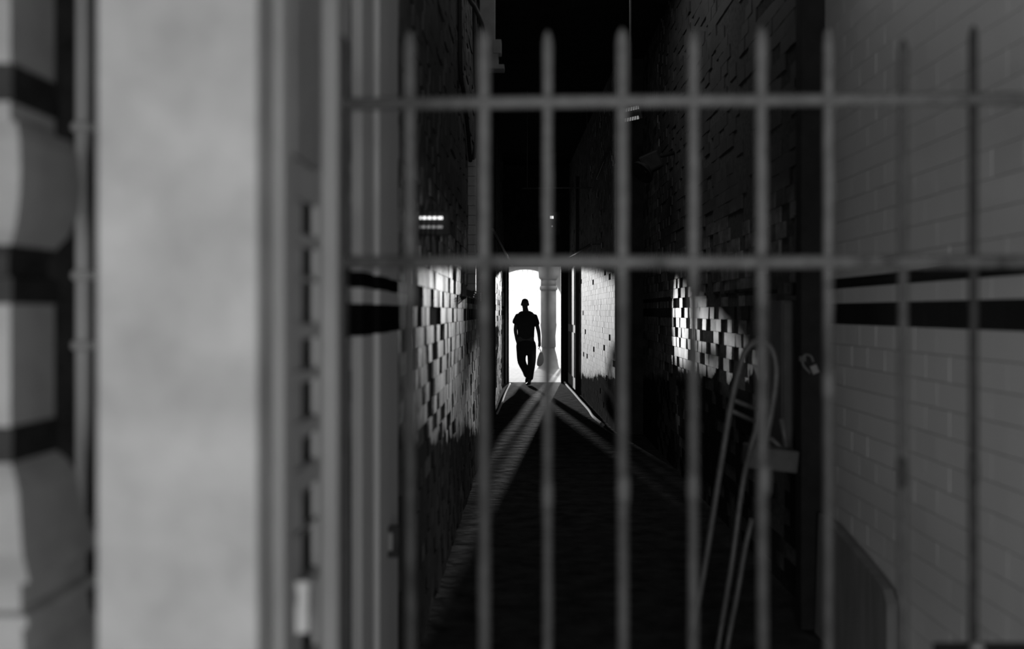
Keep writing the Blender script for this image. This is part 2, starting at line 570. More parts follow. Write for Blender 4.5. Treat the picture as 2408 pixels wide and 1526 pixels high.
# moulded jamb strips on the left wall
STR = [(2.36, 2.62, 0.02), (2.76, 2.96, 0.028), (3.08, 3.30, 0.028), (3.36, 3.62, 0.014)]
for i, (y0, y1, dep) in enumerate(STR):
    struct('trim_%d' % (i + 4), box_bm(-0.50, -0.492 + dep, y0, y1, 0, CEIL, 0.003), M['jamb_tile'])

# banded cast iron column at the far left edge, eight sided
cx, cy = -0.938, 1.728
def zc(py):
    return EYE + (VY - py) / F * 1.65
hw = [(-700, .077), (148, .077), (150, .083), (236, .083), (238, .077), (286, .078), (292, .098), (330, .107), (400, .111), (470, .108), (540, .094), (575, .078), (600, .070), (648, .070), (652, .083), (714, .083), (716, .077), (1004, .077),
      (1006, .083), (1088, .083), (1090, .080), (1112, .092), (1150, .104), (1220, .110), (1290, .118), (1335, .136), (1348, .140), (1352, .112), (1420, .114), (1428, .132), (1452, .134), (1456, .118), (1520, .122), (1560, .15), (1750, .155)]
prof = sorted([(h_ * math.sqrt(2), zc(py)) for py, h_ in hw], key=lambda q: q[1])
prof = [(prof[0][0], 0.0)] + prof
mats = []
for (ra, za), (rb, zb) in zip(prof, prof[1:]):
    py = VY - ((za + zb) / 2 - EYE) / 1.65 * F
    mats.append(1 if any(p0 <= py <= p1 for p0, p1 in ((148, 238), (575, 715), (1004, 1089))) else 0)  # middle black band also paints in the shade under the upper bulge
bm = bmesh.new()
add_lathe(bm, (cx, cy, 0), prof, 4, math.pi / 4, False, mats)
solo('iron_column', bm, [M['iron_pale'], M['iron_black']], (cx, cy, 0), 'square pale iron column with black bands and bulging collars at the far left', 'column')

# service pipe between column and pillar
t = thing('service_pipe', (P(196, 0, 2.2).x, 2.2, 0), 'thin grey upright pipe with couplings beside the plaster pillar', 'pipe')
xp = P(196, 0, 2.2).x
obj('pipe_run', tube_bm([(xp, 2.2, 0), (xp, 2.2, 3.4)], 0.017, 16), M['steel_jamb'], t)
for py in (300, 648, 812, 1226):
    z = EYE + (VY - py) / F * 2.2
    obj('coupling', tube_bm([(xp, 2.2, z - 0.012), (xp, 2.2, z - 0.006), (xp, 2.2, z + 0.006), (xp, 2.2, z + 0.012)], [0.02, 0.026, 0.026, 0.02], 16), M['iron_pale'], t)

# ------------------------------------------------------------------ barred gate
GD = 2.0
def gx(px):
    return (px - VX) / F * GD
def gz(py):
    return EYE + (VY - py) / F * GD
t = thing('barred_gate', (gx(790), GD, 0), 'tall iron gate of round upright bars closing the corridor', 'gate')
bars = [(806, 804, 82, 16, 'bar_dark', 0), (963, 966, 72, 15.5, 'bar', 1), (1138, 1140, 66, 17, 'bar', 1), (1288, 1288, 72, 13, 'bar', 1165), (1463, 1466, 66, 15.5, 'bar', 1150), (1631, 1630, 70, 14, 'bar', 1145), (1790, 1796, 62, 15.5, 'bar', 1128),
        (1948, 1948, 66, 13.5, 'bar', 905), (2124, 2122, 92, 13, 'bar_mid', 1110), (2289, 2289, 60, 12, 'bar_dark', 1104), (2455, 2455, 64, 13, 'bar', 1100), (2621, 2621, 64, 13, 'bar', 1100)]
rb = random.Random(3)
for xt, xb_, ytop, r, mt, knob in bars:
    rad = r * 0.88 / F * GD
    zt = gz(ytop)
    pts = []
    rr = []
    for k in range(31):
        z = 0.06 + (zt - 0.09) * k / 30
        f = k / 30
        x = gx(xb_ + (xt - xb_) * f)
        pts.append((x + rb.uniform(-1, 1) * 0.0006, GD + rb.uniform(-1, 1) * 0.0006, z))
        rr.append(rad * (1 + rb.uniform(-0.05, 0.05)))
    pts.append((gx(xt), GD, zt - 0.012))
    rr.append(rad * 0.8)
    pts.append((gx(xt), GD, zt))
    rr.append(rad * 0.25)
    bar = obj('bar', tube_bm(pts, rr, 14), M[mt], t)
    if knob > 1:
        z = gz(knob)
        bm = bmesh.new()
        add_tube(bm, [(gx(xb_), GD, z + s * 0.03) for s in (-1, -0.5, 0, 0.5, 1)], [rad * 1.02, rad * 1.12, rad * 1.18, rad * 1.12, rad * 1.02], 14)
        obj('weld_collar', bm, M['grey_box'] if mt == 'bar' else M['bar_dark'], bar)
for ya_, yb_, hh in ((246, 231, 15), (617, 616, 16)):
    bm = bmesh.new()
    add_tube(bm, [(gx(795), GD - 0.004, gz(ya_)), (gx(1600), GD - 0.004, gz((ya_ + yb_) / 2)), (gx(2790), GD - 0.004, gz(yb_))], hh / F * GD, 14)
    obj('rail', bm, M['bar'], t)
bm = bmesh.new()
add_box(bm, gx(795), gx(2790), GD - 0.012, GD + 0.012, 0.05, 0.11, 0.004)
obj('rail', bm, M['bar'], t)
for py in (655, 770):
    bm = bmesh.new()
    add_tube(bm, [(gx(789), GD - 0.03, gz(py) - 0.02), (gx(789), GD - 0.03, gz(py) + 0.02)], 0.016, 14)
    add_box(bm, gx(786) - 0.03, gx(812), GD - 0.022, GD - 0.010, gz(py) - 0.016, gz(py) + 0.016, 0.002)
    obj('hinge', bm, M['bar_dark'], t)
bm = bmesh.new()
add_box(bm, gx(2790) - 0.02, gx(2790) + 0.02, GD - 0.02, GD + 0.02, 0.03, gz(75), 0.004)
obj('end_stile', bm, M['bar'], t)
# lock case low on the gate at the right
bm = bmesh.new()
add_box(bm, gx(2205), gx(2500), GD - 0.035, GD + 0.03, gz(1660), gz(1520), 0.006)
lk = obj('lock_case', bm, M['bar_dark'], t)
bm = bmesh.new()
add_tube(bm, [(gx(2287), GD - 0.02, gz(1522)), (gx(2287), GD - 0.02, gz(1512)), (gx(2287), GD - 0.02, gz(1505)), (gx(2287), GD - 0.02, gz(1500))], [0.014, 0.015, 0.011, 0.004], 14)
obj('knob', bm, M['brass'], lk)
# latch on the wall strip
t = thing('latch_keeper', P(910, 1272, 3.3), 'small dark square latch keeper low on the left wall strip', 'latch')
c = P(912, 1272, 3.28)
bm = bmesh.new()
for dx0, dx1, dz0, dz1 in ((-26, 28, 22, 36), (-26, 28, -36, -22), (-26, -13, -22, 22), (13, 28, -22, 22)):
    s = 3.28 / F
    add_box(bm, c.x + dx0 * s, c.x + dx1 * s, 3.26, 3.29, c.z + dz0 * s, c.z + dz1 * s, 0.002)
obj('keeper_frame', bm, M['iron_black'], t)
obj('keeper_bolt', box_bm(c.x - 13 * 3.28 / F, c.x + 13 * 3.28 / F, 3.275, 3.285, c.z - 22 * 3.28 / F, c.z + 22 * 3.28 / F), M['pale_box'], t)

# ------------------------------------------------------------------ right side: post, padlock, cabinet, board, hand truck
PD = 4.72
bm = bmesh.new()
add_box(bm, P(1880, 0, PD).x, 1.40, PD - 0.03, PD + 0.07, 0, CEIL, 0.004)
post = solo('door_post', bm, M['steel_dark'], (1.34, PD, 0), 'black steel door post standing against the right tiled wall', 'post')
t = thing('padlock', P(1902, 855, PD - 0.06), 'small padlock hanging open on the black steel post', 'padlock')
pl = lambda px, py: P(px, py, PD - 0.055)
obj('shackle', tube_bm(smooth_curve([pl(1906, 878), pl(1890, 860), pl(1887, 843), pl(1895, 834), pl(1907, 838), pl(1913, 852)]), 0.0065, 10), M['tube_steel'], t)
bm = bmesh.new()
add_rot_box(bm, pl(1915, 868), 0.034, 0.022, 0.044, Matrix.Rotation(R(-24), 4, 'Y'), 0.004)
obj('lock_body', bm, M['brass'], t)
obj('hasp', box_bm(pl(1882, 0).x, pl(1896, 0).x, PD - 0.05, PD - 0.03, pl(0, 850).z, pl(0, 838).z), M['tube_steel'], t)

t = thing('wall_cabinet', P(1860, 1100, 5.1), 'narrow grey wall cabinet behind the black steel post', 'cabinet')
a, b = P(1840, 706, 5.0), P(1895, 1100, 5.0)
obj('body', box_bm(a.x, 1.40, 5.02, 5.3, b.z, a.z, 0.004), M['grey_box'], t)
obj('door', box_bm(a.x + 0.006, 1.395, 5.0, 5.02, b.z + 0.01, a.z - 0.01, 0.003), M['grey_box'], t)
a, b = P(1843, 664, 5.0), P(1890, 694, 5.0)
bm = bmesh.new()
add_box(bm, a.x, 1.40, 5.0, 5.14, b.z, a.z, 0.006)
add_box(bm, a.x + 0.02, a.x + 0.05, 4.98, 5.0, b.z + 0.015, a.z - 0.015)
solo('junction_box', bm, M['iron_black'], P(1860, 680, 5.05), 'black junction box above the grey wall cabinet', 'box')
for px, py, w in ((1872, 208, 'upper'), (1872, 504, 'lower')):
    p = P(px, py, 4.9)
    bm = bmesh.new()
    add_rot_box(bm, p, 0.02, 0.03, 0.012, Matrix.Rotation(R(-35), 4, 'Y'), 0.002)
    add_tube(bm, [p, (1.398, p.y, p.z)], 0.005, 8)
    solo('wall_hook', bm, M['tube_steel'], p, 'small metal hook left of the black post, %s' % ('higher than the upper gate rail' if w == 'upper' else 'just above the lower gate rail'), 'hook')

# dark plate with a sloping top against the right wall
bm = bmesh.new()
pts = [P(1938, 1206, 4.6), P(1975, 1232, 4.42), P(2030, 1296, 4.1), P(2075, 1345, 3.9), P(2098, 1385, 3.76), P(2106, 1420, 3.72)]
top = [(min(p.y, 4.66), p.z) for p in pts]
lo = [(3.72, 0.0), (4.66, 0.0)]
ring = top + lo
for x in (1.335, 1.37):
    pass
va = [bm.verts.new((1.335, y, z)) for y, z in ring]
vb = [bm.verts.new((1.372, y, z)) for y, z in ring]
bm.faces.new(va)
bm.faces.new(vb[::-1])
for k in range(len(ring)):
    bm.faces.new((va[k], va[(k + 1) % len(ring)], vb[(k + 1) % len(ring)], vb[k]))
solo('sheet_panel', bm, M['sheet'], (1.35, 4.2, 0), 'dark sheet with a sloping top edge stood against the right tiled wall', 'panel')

# tubular hand truck leaning by the post
HD = 4.3
t = thing('hand_truck', (0.86, HD, 0), 'tubular metal hand truck with a rounded handle leaning beside the black post', 'hand truck')
h = lambda px, py, dd=0.0: P(px, py, HD + dd)
loop = [h(1596, 1655, -0.28), h(1650, 1375, -0.1), h(1686, 1150), h(1702, 1050), h(1720, 945), h(1738, 870), h(1752, 828), h(1772, 806), h(1796, 803), h(1815, 822), h(1825, 866), h(1821, 925), h(1808, 1000), h(1792, 1075)]
obj('handle_loop', tube_bm(smooth_curve(loop), 0.0135, 12), M['tube_steel'], t)
obj('inner_rail', tube_bm(smooth_curve([h(1788, 900, 0.1), h(1778, 1000, 0.1), h(1766, 1050, 0.1), h(1746, 1140, 0.05), h(1720, 1330), h(1690, 1510), h(1668, 1655, -0.2)]), 0.0125, 12), M['tube_steel'], t)
obj('outer_rail', tube_bm(smooth_curve([h(1768, 1220, 0.08), h(1752, 1290, 0.05), h(1735, 1390), h(1712, 1510), h(1690, 1655, -0.15)]), 0.0125, 12), M['tube_steel'], t)
obj('cross_bar', tube_bm([h(1718, 938), h(1778, 962, 0.08)], 0.010, 10), M['tube_steel'], t)
obj('cross_bar', tube_bm([h(1712, 962), h(1772, 990, 0.08)], 0.010, 10), M['tube_steel'], t)
bm = bmesh.new()
add_box(bm, h(1590, 0).x - 0.02, h(1700, 0).x, HD - 0.34, HD - 0.02, 0.01, 0.03, 0.004)
obj('toe_plate', bm, M['steel_dark'], t)
bm = bmesh.new()
a, b = P(1752, 1050, 4.55), P(1868, 1102, 4.55)
add_rot_box(bm, (a + b) / 2, b.x - a.x, 0.16, a.z - b.z, Matrix.Rotation(R(6), 4, 'Y'), 0.012)
obj('carrier_box', bm, M['grey_box'], t)
obj('carrier_strut', tube_bm([P(1838, 985, 4.6), P(1850, 1060, 4.6)], 0.013, 10), M['tube_steel'], t)
obj('carrier_strut', tube_bm([P(1812, 1030, 4.6), P(1845, 1060, 4.6)], 0.011, 10), M['tube_steel'], t)

def wall_far(y, off):
    return 1.08 + (0.85 - 1.08) * (y - 12.5) / 8.5 - off


# ------------------------------------------------------------------ overhead things in the dark
t = thing('cable_trunking', (P(1110, 0, 8.0).x, 8.0, 1.66), 'tall upright grey cable trunking on the left wall', 'trunking')
a, b = P(1101, 372, 8.0), P(1119, 690, 8.0)
bm = bmesh.new()
zz = b.z
while zz < a.z:
    z2 = min(zz + 0.078, a.z)
    add_box(bm, a.x, b.x, 7.95, 8.03, zz, z2 - 0.003, 0.002)
    zz = z2
obj('duct', bm, M['pale_box'], t)
obj('back_plate', box_bm(-0.5, a.x + 0.01, 7.97, 8.02, b.z, a.z), M['grey_box'], t)
bm = bmesh.new()
a, b = P(1094, 684, 7.9), P(1128, 703, 7.9)
add_rot_box(bm, (a + b) / 2 + Vector((-0.02, 0, 0.01)), 0.07, 0.09, 0.05, Matrix.Rotation(R(18), 4, 'Y'), 0.004)
for k in range(4):
    add_rot_box(bm, (a + b) / 2 + Vector((0.035, -0.02, 0.022 - 0.018 * k)), 0.06, 0.08, 0.008, Matrix.Rotation(R(18), 4, 'Y'))
solo('ribbed_lamp', bm, M['iron_black'], (a + b) / 2, 'small black ribbed wall lamp at the foot of the upright trunking', 'lamp')
t = thing('signal_box', P(1160, 165, 7.0), 'grey stepped control box high on the left above the gate', 'control box')
a, b = P(1128, -60, 7.0), P(1164, 166, 7.0)
obj('back_plate', box_bm(a.x, b.x, 7.0, 7.06, b.z, a.z, 0.004), M['pale_box'], t)
obj('bracket', box_bm(-0.499, a.x + 0.03, 7.02, 7.06, a.z - 0.08, a.z), M['grey_box'], t)
a, b = P(1160, 96, 6.98), P(1179, 128, 6.98)
obj('switch', box_bm(a.x, b.x, 6.94, 7.05, b.z, a.z, 0.004), M['pale_box'], t)
a, b = P(1150, 128, 6.98), P(1172, 158, 6.98)
obj('switch', box_bm(a.x, b.x, 6.95, 7.05, b.z, a.z, 0.004), M['pale_box'], t)
a, b = P(1148, 156, 6.98), P(1186, 166, 6.98)
obj('ledge', box_bm(a.x, b.x, 6.92, 7.05, b.z, a.z, 0.003), M['pale_box'], t)
for pts, lab in (([(1085, -320, 6.8), (1090, -100, 6.8), (1102, -10, 6.8), (1118, 20, 6.8), (1134, 60, 6.8), (1142, 110, 6.9), (1146, 170, 6.9)], 'thick black cable curving down beside the stepped control box'),
                 ([(1080, -300, 6.6), (1082, 130, 6.8), (1090, 215, 7.1), (1095, 260, 7.3), (1101, 315, 7.6), (1106, 378, 7.88)], 'dark cable sloping down to the top of the upright trunking'),
                 ([(1113, -120, 7.5), (1117, 150, 7.6), (1121, 230, 7.7), (1120, 320, 7.8), (1113, 376, 7.97)], 'dark cable hanging straight above the upright trunking')):
    bm = bmesh.new()
    add_tube(bm, smooth_curve([P(*p) for p in pts]), 0.016, 10)
    solo('cable', bm, M['rubber'], P(*pts[-1]), lab, 'cable')

def tube_lamp(name, label, c, L, axis, tubes, glow, guard=True, group=None):
    """wall or ceiling fitting: casing, glowing tubes and a wire guard."""
    t = thing(name, c, label, 'lamp', group)
    ax = Vector(axis).normalized()
    a, b = c - ax * L / 2, c + ax * L / 2
    rot = ax.to_track_quat('X', 'Z').to_matrix().to_4x4()
    bm = bmesh.new()
    add_rot_box(bm, c + Vector((0, 0.05, 0)), L + 0.06, 0.04, 0.04 + 0.07 * (tubes - 1), rot, 0.005)
    if L < 0.12:
        add_box(bm, -0.499, c.x, c.y + 0.04, c.y + 0.06, c.z - 0.02, c.z + 0.02)
    else:
        add_tube(bm, [c + Vector((0, 0.05, 0)), Vector((c.x, c.y + 0.05, CEIL))], 0.012, 8)
    obj('casing', bm, M['iron_black'], t)
    for k in range(tubes):
        off = Vector((0, 0, 0.02 * (tubes - 1) - 0.04 * k)) if L < 0.12 else Vector((0, 0, 0.045 * (tubes - 1) - 0.09 * k))
        obj('tube', tube_bm([a + off, b + off], 0.0062 if L < 0.12 else 0.016, 10), M[glow[k]], t)
    if guard:
        bm = bmesh.new()
        for k in range(int(L / 0.022)):
            p = a + ax * (k + 0.5) * 0.022
            add_tube(bm, [p + Vector((0.008, -0.03, 0.04 * tubes)), p + Vector((-0.008, -0.03, -0.04 * tubes))], 0.003, 6)
        obj('wire_guard', bm, M['iron_black'], t)
    return t

tube_lamp('guarded_lamp', 'glowing two-tube lamp behind wire bars high on the left wall', P(1014, 523, 4.4) + Vector((0.0, 0, 0)), 0.10, (1, 0.0, 0), 2, ('lamp_glow', 'lamp_dim'), True)
tube_lamp('mesh_lamp', 'dim two-tube lamp with wire guard hanging just under the upper gate rail', P(1484, 268, 9.0), 0.14, (1, 0, 0.22), 2, ('lamp_dim', 'lamp_dim'), True)
t = thing('bulkhead_lamp', P(1297, 520, 16.0), 'small bright bulkhead lamp hanging in the dark above the arch', 'lamp')
c = P(1297, 511, 16.0)
obj('bulb', tube_bm([c + Vector((-0.03, 0, 0)), c + Vector((0.03, 0, 0))], 0.024, 10), M['lamp_glow'], t)
c2 = P(1298, 532, 16.0)
obj('pilot_bulb', tube_bm([c2 + Vector((-0.012, 0, 0)), c2 + Vector((0.012, 0, 0))], 0.014, 10), M['lamp_dim'], t)
obj('housing', box_bm(c.x - 0.05, c.x + 0.14, 16.04, 16.2, c2.z - 0.12, c.z + 0.09, 0.01), M['soot_shade'], t)
obj('stem', tube_bm([(c.x + 0.04, 16.12, c.z + 0.09), (c.x + 0.04, 16.12, CEIL)], 0.012, 8), M['iron_black'], t)
# thin ceiling rod, and conduits near the far ceiling
bm = bmesh.new()
add_tube(bm, [P(1228, 443, 14), P(1392, 441, 14)], 0.011, 8)
for px in (1240, 1380):
    add_tube(bm, [P(px, 443, 14), Vector((P(px, 443, 14).x, 14, CEIL))], 0.005, 6)
solo('hanging_rod', bm, M['tube_steel'], P(1310, 442, 14), 'thin level metal rod hung under the dark ceiling', 'rod')
for k, (p0, p1, lab) in enumerate((((1158, 540, 12), (1205, 625, 20.97), 'short sloping conduit right of the upright trunking, above the doorway'),
                                  ((1333, 607, 20.97), (1392, 574, 14.4), 'pale conduit rising to the right above the doorway'),
                                  ((1404, 420, 14.4), (1440, 330, 12.55), 'thin conduit rising towards the dim guarded lamp'))):
    bm = bmesh.new()
    add_tube(bm, [P(*p0), P(*p1)], 0.022 if k != 2 else 0.014, 8)
    if k:
        e = P(*p1)
        add_tube(bm, [e, Vector((wall_far(e.y, -0.005), e.y, e.z))], 0.008, 8)
    solo('conduit', bm, M['grey_box'] if k != 1 else M['tube_steel'], P(*p0), lab, 'conduit')
for px, py, d, lab in ((1331, 494, 20.98, 'tiny glinting stud on the dark end wall right of the bulkhead lamp'), (1447, 396, 12.52, 'tiny glinting stud beside the thin rising conduit'), (1418, 527, 13.8, 'tiny glinting stud low on the dark right wall')):
    bm = bmesh.new()
    p = P(px, py, d)
    add_lathe(bm, p, [(0.004, -0.012), (0.014, -0.006), (0.014, 0.006), (0.004, 0.012)], 10)
    solo('wall_stud', bm, M['tube_steel'], p, lab, 'stud')
# loudspeaker bracket on the right wall
t = thing('loudspeaker', P(1530, 382, 9.6), 'black horn loudspeaker bracketed high on the right wall', 'loudspeaker')
c = P(1528, 384, 9.6)
bm = bmesh.new()
add_rot_box(bm, c, 0.20, 0.26, 0.17, Matrix.Rotation(R(-24), 4, 'Y'), 0.02)
obj('cabinet', bm, M['iron_black'], t)
bm = bmesh.new()
add_tube(bm, [c, c + Vector((-0.09, -0.05, -0.10))], [0.06, 0.13], 18)
obj('horn', bm, M['iron_black'], t)
bm = bmesh.new()
add_tube(bm, [c + Vector((0.05, 0, 0.06)), (1.398, c.y, c.z + 0.10)], 0.02, 10)
obj('bracket', bm, M['steel_dark'], t)

# ------------------------------------------------------------------ far end things
# folded-back door leaf along the right far wall, with its frame pipe
t = thing('old_door', (0.86, 19.6, 0), 'peeling timber door leaf folded back on the right wall by the doorway', 'door')
bm = bmesh.new()
def slab(bm, y0, y1, z0, z1, o0, o1):
    vs = [bm.verts.new((wall_far(y, o), y, z)) for o in (o0, o1) for y, z in ((y0, z0), (y1, z0), (y1, z1), (y0, z1))]
    for f in ((0, 1, 2, 3), (7, 6, 5, 4), (0, 4, 5, 1), (1, 5, 6, 2), (2, 6, 7, 3), (3, 7, 4, 0)):
        bm.faces.new([vs[i] for i in f])
slab(bm, 18.75, 20.75, 0.03, 2.5, 0.015, 0.05)
obj('leaf', bm, M['wood_old'], t)
for y0, y1 in ((18.9, 19.55), (19.95, 20.6)):
    for z0, z1 in ((0.25, 1.1), (1.25, 2.35)):
        bm = bmesh.new()
        slab(bm, y0, y1, z0, z1, 0.05, 0.062)
        obj('panel', bm, M['steel_dark'], t)
bm = bmesh.new()
add_tube(bm, [(wall_far(18.4, 0.032), 18.4, 0), (wall_far(18.4, 0.032), 18.4, 4.0)], 0.028, 12)
solo('drain_pipe', bm, M['grey_box'], (wall_far(18.4, 0.05), 18.4, 0), 'grey drain pipe running up the bright right wall beside the old door', 'pipe')
# stone column in the yard
t = thing('stone_column', (P(1290, 0, 27.0).x, 27.0, -0.03), 'stained pale round stone column in the bright yard', 'column')
cxx = P(1290, 0, 27.0).x
zf = lambda py: EYE + (VY - py) / F * 27.0
def lat(name, prof, mat):
    bm = bmesh.new()
    add_lathe(bm, (cxx, 27.0, 0), prof, 36)
    return obj(name, bm, M[mat], t)
w = 27.0 / F
lat('plinth', [(27 * w, -0.03), (27 * w, zf(870)), (24 * w, zf(862)), (19 * w, zf(835)), (15 * w, zf(822)), (15 * w, zf(816))], 'column')
lat('shaft', [(17 * w, zf(816)), (16 * w, zf(790)), (19 * w, zf(764)), (18 * w, zf(758)), (18 * w, zf(680))], 'column')
lat('ring', [(20 * w, zf(682)), (21 * w, zf(679)), (21 * w, zf(676)), (20 * w, zf(673))], 'column')
lat('neck', [(18 * w, zf(673)), (18 * w, zf(657))], 'column')
lat('capital', [(20 * w, zf(657)), (23 * w, zf(653)), (24 * w, zf(640)), (26 * w, zf(600))], 'column')

# pale pipes lying along the foot of the corridor walls
bm = bmesh.new()
add_tube(bm, smooth_curve([(wall_far(y, 0.12) + 0.02 * math.sin(y * 2.1), y, 0.022) for y in (21.0, 19.5, 18, 16.5, 15, 14, 13)]), 0.02, 8)
solo('floor_pipe', bm, M['chip'], (0.9, 17, 0), 'pale thin pipe along the floor at the foot of the right wall', 'pipe')
bm = bmesh.new()
add_tube(bm, smooth_curve([(-0.40, 20.5, 0.02), (-0.44, 18, 0.02), (-0.45, 16, 0.02), (-0.47, 14.5, 0.02)]), 0.016, 8)
solo('floor_pipe', bm, M['chip'], (-0.45, 17, 0), 'pale thin pipe along the floor at the foot of the left wall', 'pipe')

# ------------------------------------------------------------------ person
PDIST = 20.4
S = PDIST / F
PXC = 1240
GX = (PXC - VX) / F * PDIST
person = thing('person', (GX, PDIST, 0), 'person walking in the corridor, dark against the bright archway, one hand in pocket', 'person')
def b3(px, py, y=0.0):
    return Vector((GX + (px - PXC) * S, PDIST + y, (906 - py) * S))


def skin_mesh(chains, subdiv=2, voxel=None, extra=None):
    """chains: lists of (point, radius); the first point of a chain may reuse an earlier vertex by position. One smooth grown surface."""
    verts, rads, edges, idx = [], [], [], {}
    for ch in chains:
        prev = None
        for p, r in ch:
            key = (round(p.x, 4), round(p.y, 4), round(p.z, 4))
            if key not in idx:
                idx[key] = len(verts)
                verts.append(p)
                rads.append(r)
            i = idx[key]
            if prev is not None and prev != i:
                edges.append((prev, i))
            prev = i
    me = bpy.data.meshes.new('tmp_skin')
    me.from_pydata([tuple(v) for v in verts], edges, [])
    o = bpy.data.objects.new('tmp_skin', me)
    C.objects.link(o)
    sk = o.modifiers.new('s', 'SKIN')
    sk.use_smooth_shade = True
    for i, r in enumerate(rads):
        rr = r if isinstance(r, tuple) else (r, r)
        me.skin_vertices[0].data[i].radius = rr
        me.skin_vertices[0].data[i].use_root = (i == 0)
    sd = o.modifiers.new('d', 'SUBSURF')
    sd.levels = sd.render_levels = subdiv
    dg = bpy.context.evaluated_depsgraph_get()
    res = bpy.data.meshes.new_from_object(o.evaluated_get(dg))
    bpy.data.objects.remove(o)
    bpy.data.meshes.remove(me)
    bm = bmesh.new()
    bm.from_mesh(res)
    bpy.data.meshes.remove(res)
    if extra:
        extra(bm)
    if voxel:
        me = bpy.data.meshes.new('tmp_rm')
        bm.to_mesh(me)
        bm.free()
        o = bpy.data.objects.new('tmp_rm', me)
        C.objects.link(o)
        rm = o.modifiers.new('r', 'REMESH')
        rm.mode = 'VOXEL'
        rm.voxel_size = voxel
        rm.use_smooth_shade = True
        sm = o.modifiers.new('m', 'SMOOTH')
        sm.factor = 0.5
        sm.iterations = 2
        dg = bpy.context.evaluated_depsgraph_get()
        res = bpy.data.meshes.new_from_object(o.evaluated_get(dg))
        bpy.data.objects.remove(o)
        bpy.data.meshes.remove(me)
        bm = bmesh.new()
        bm.from_mesh(res)
        bpy.data.meshes.remove(res)
        for f in bm.faces:
            f.smooth = True
    return bm


def ellipsoid(bm, c, rx, ry, rz, seg=16):
    r = bmesh.ops.create_uvsphere(bm, u_segments=seg, v_segments=seg // 2 + 2, radius=1.0)
    bmesh.ops.transform(bm, matrix=Matrix.Translation(c) @ Matrix.Diagonal((rx, ry, rz, 1)), verts=r['verts'])
    for f in {f for v in r['verts'] for f in v.link_faces}:
        f.smooth = True


pel, belly = b3(1237, 800), b3(1237, 785)
chest, upper = b3(1237, 764), b3(1237, 748)
neck0, neck1 = b3(1236, 737), b3(1235.4, 728)
shL, shR = b3(1216.5, 746.5), b3(1258.5, 747.5)
elL, wrL = b3(1211.5, 777, 0.05), b3(1215, 801, -0.02)
elR, wrR = b3(1267, 782, 0.03), b3(1269, 806, -0.01)
hipL, knL, anL = b3(1226.5, 812), b3(1224.5, 852, -0.02), b3(1240.5, 886, 0.34)
hipR, knR, anR = b3(1247.5, 812), b3(1249, 852, -0.02), b3(1245.5, 894, -0.02)
headc = b3(1234.5, 715.5)


def head_bits(bm):
    ellipsoid(bm, headc + Vector((0, 0.01, 0.008)), 0.076, 0.096, 0.086, 20)
    ellipsoid(bm, headc + Vector((0, -0.022, -0.058)), 0.058, 0.068, 0.056, 18)
    ellipsoid(bm, headc + Vector((0, -0.100, -0.022)), 0.012, 0.018, 0.022, 10)
    for s in (-1, 1):
        ellipsoid(bm, headc + Vector((s * 0.078, 0.012, -0.012)), 0.010, 0.020, 0.031, 10)
    ellipsoid(bm, headc + Vector((0, -0.078, -0.060)), 0.022, 0.012, 0.008, 10)
    ellipsoid(bm, headc + Vector((0, -0.079, 0.018)), 0.05, 0.015, 0.010, 12)


def hand_chains(wr, tip_dir, side, fwd, curl):
    """palm from the wrist, five unequal bent fingers rooted in it."""
    d = tip_dir.normalized()
    n = fwd.normalized()
    palm = wr + d * 0.075
    out = [[(wr, 0.026), (wr + d * 0.04, (0.036, 0.02)), (palm, (0.038, 0.019))]]
    for k, ln in enumerate((0.070, 0.080, 0.074, 0.058)):
        o = side * (0.030 - 0.020 * k)
        r0 = palm + o * 0.9
        m1 = r0 + d * ln * 0.5 + o * 0.1 + n * curl * 0.3 * ln
        m2 = r0 + d * ln * 0.95 + o * 0.1 + n * curl * 0.9 * ln
        out.append([(palm, (0.038, 0.019)), (r0 + d * 0.012, 0.0095), (m1, 0.0088), (m2, 0.0075)])
    th0 = wr + d * 0.03
    out.append([(wr + d * 0.04, (0.036, 0.02)), (th0 + side * 0.035 + n * 0.01, 0.012), (th0 + side * 0.046 + d * 0.035 + n * 0.018, 0.010), (th0 + side * 0.042 + d * 0.062 + n * 0.026, 0.0085)])
    return out


body_ch = [
    [(pel, (0.19, 0.12)), (belly, (0.165, 0.115)), (chest, (0.185, 0.125)), (upper, (0.165, 0.10)), (neck0, (0.085, 0.065)), (neck1, (0.062, 0.062)), (headc + Vector((0, 0.0, -0.04)), 0.055), (headc, 0.05)],
    [(upper, (0.165, 0.10)), (shL, 0.050), (elL, 0.044), (wrL, 0.031)],
    [(upper, (0.165, 0.10)), (shR, 0.050), (elR, 0.044), (wrR, 0.031)],
    [(pel, (0.19, 0.12)), (hipL, 0.10), (knL, 0.062), (anL, 0.042), (anL + Vector((0.0, 0.05, -0.075)), 0.034)],
    [(pel, (0.19, 0.12)), (hipR, 0.10), (knR, 0.062), (anR, 0.042), (anR + Vector((-0.01, -0.09, -0.055)), 0.034)],
]
body_ch += hand_chains(wrR, Vector((-0.02, -0.05, -1)), Vector((-0.15, -1, 0)), Vector((-1, 0.1, 0)), 0.35)
body_ch += hand_chains(wrL, Vector((0.25, -0.1, -1)), Vector((0.2, -1, 0)), Vector((1, 0.1, 0)), 0.3)
obj('body', skin_mesh(body_ch, 2, 0.006, head_bits), M['skin'], person)
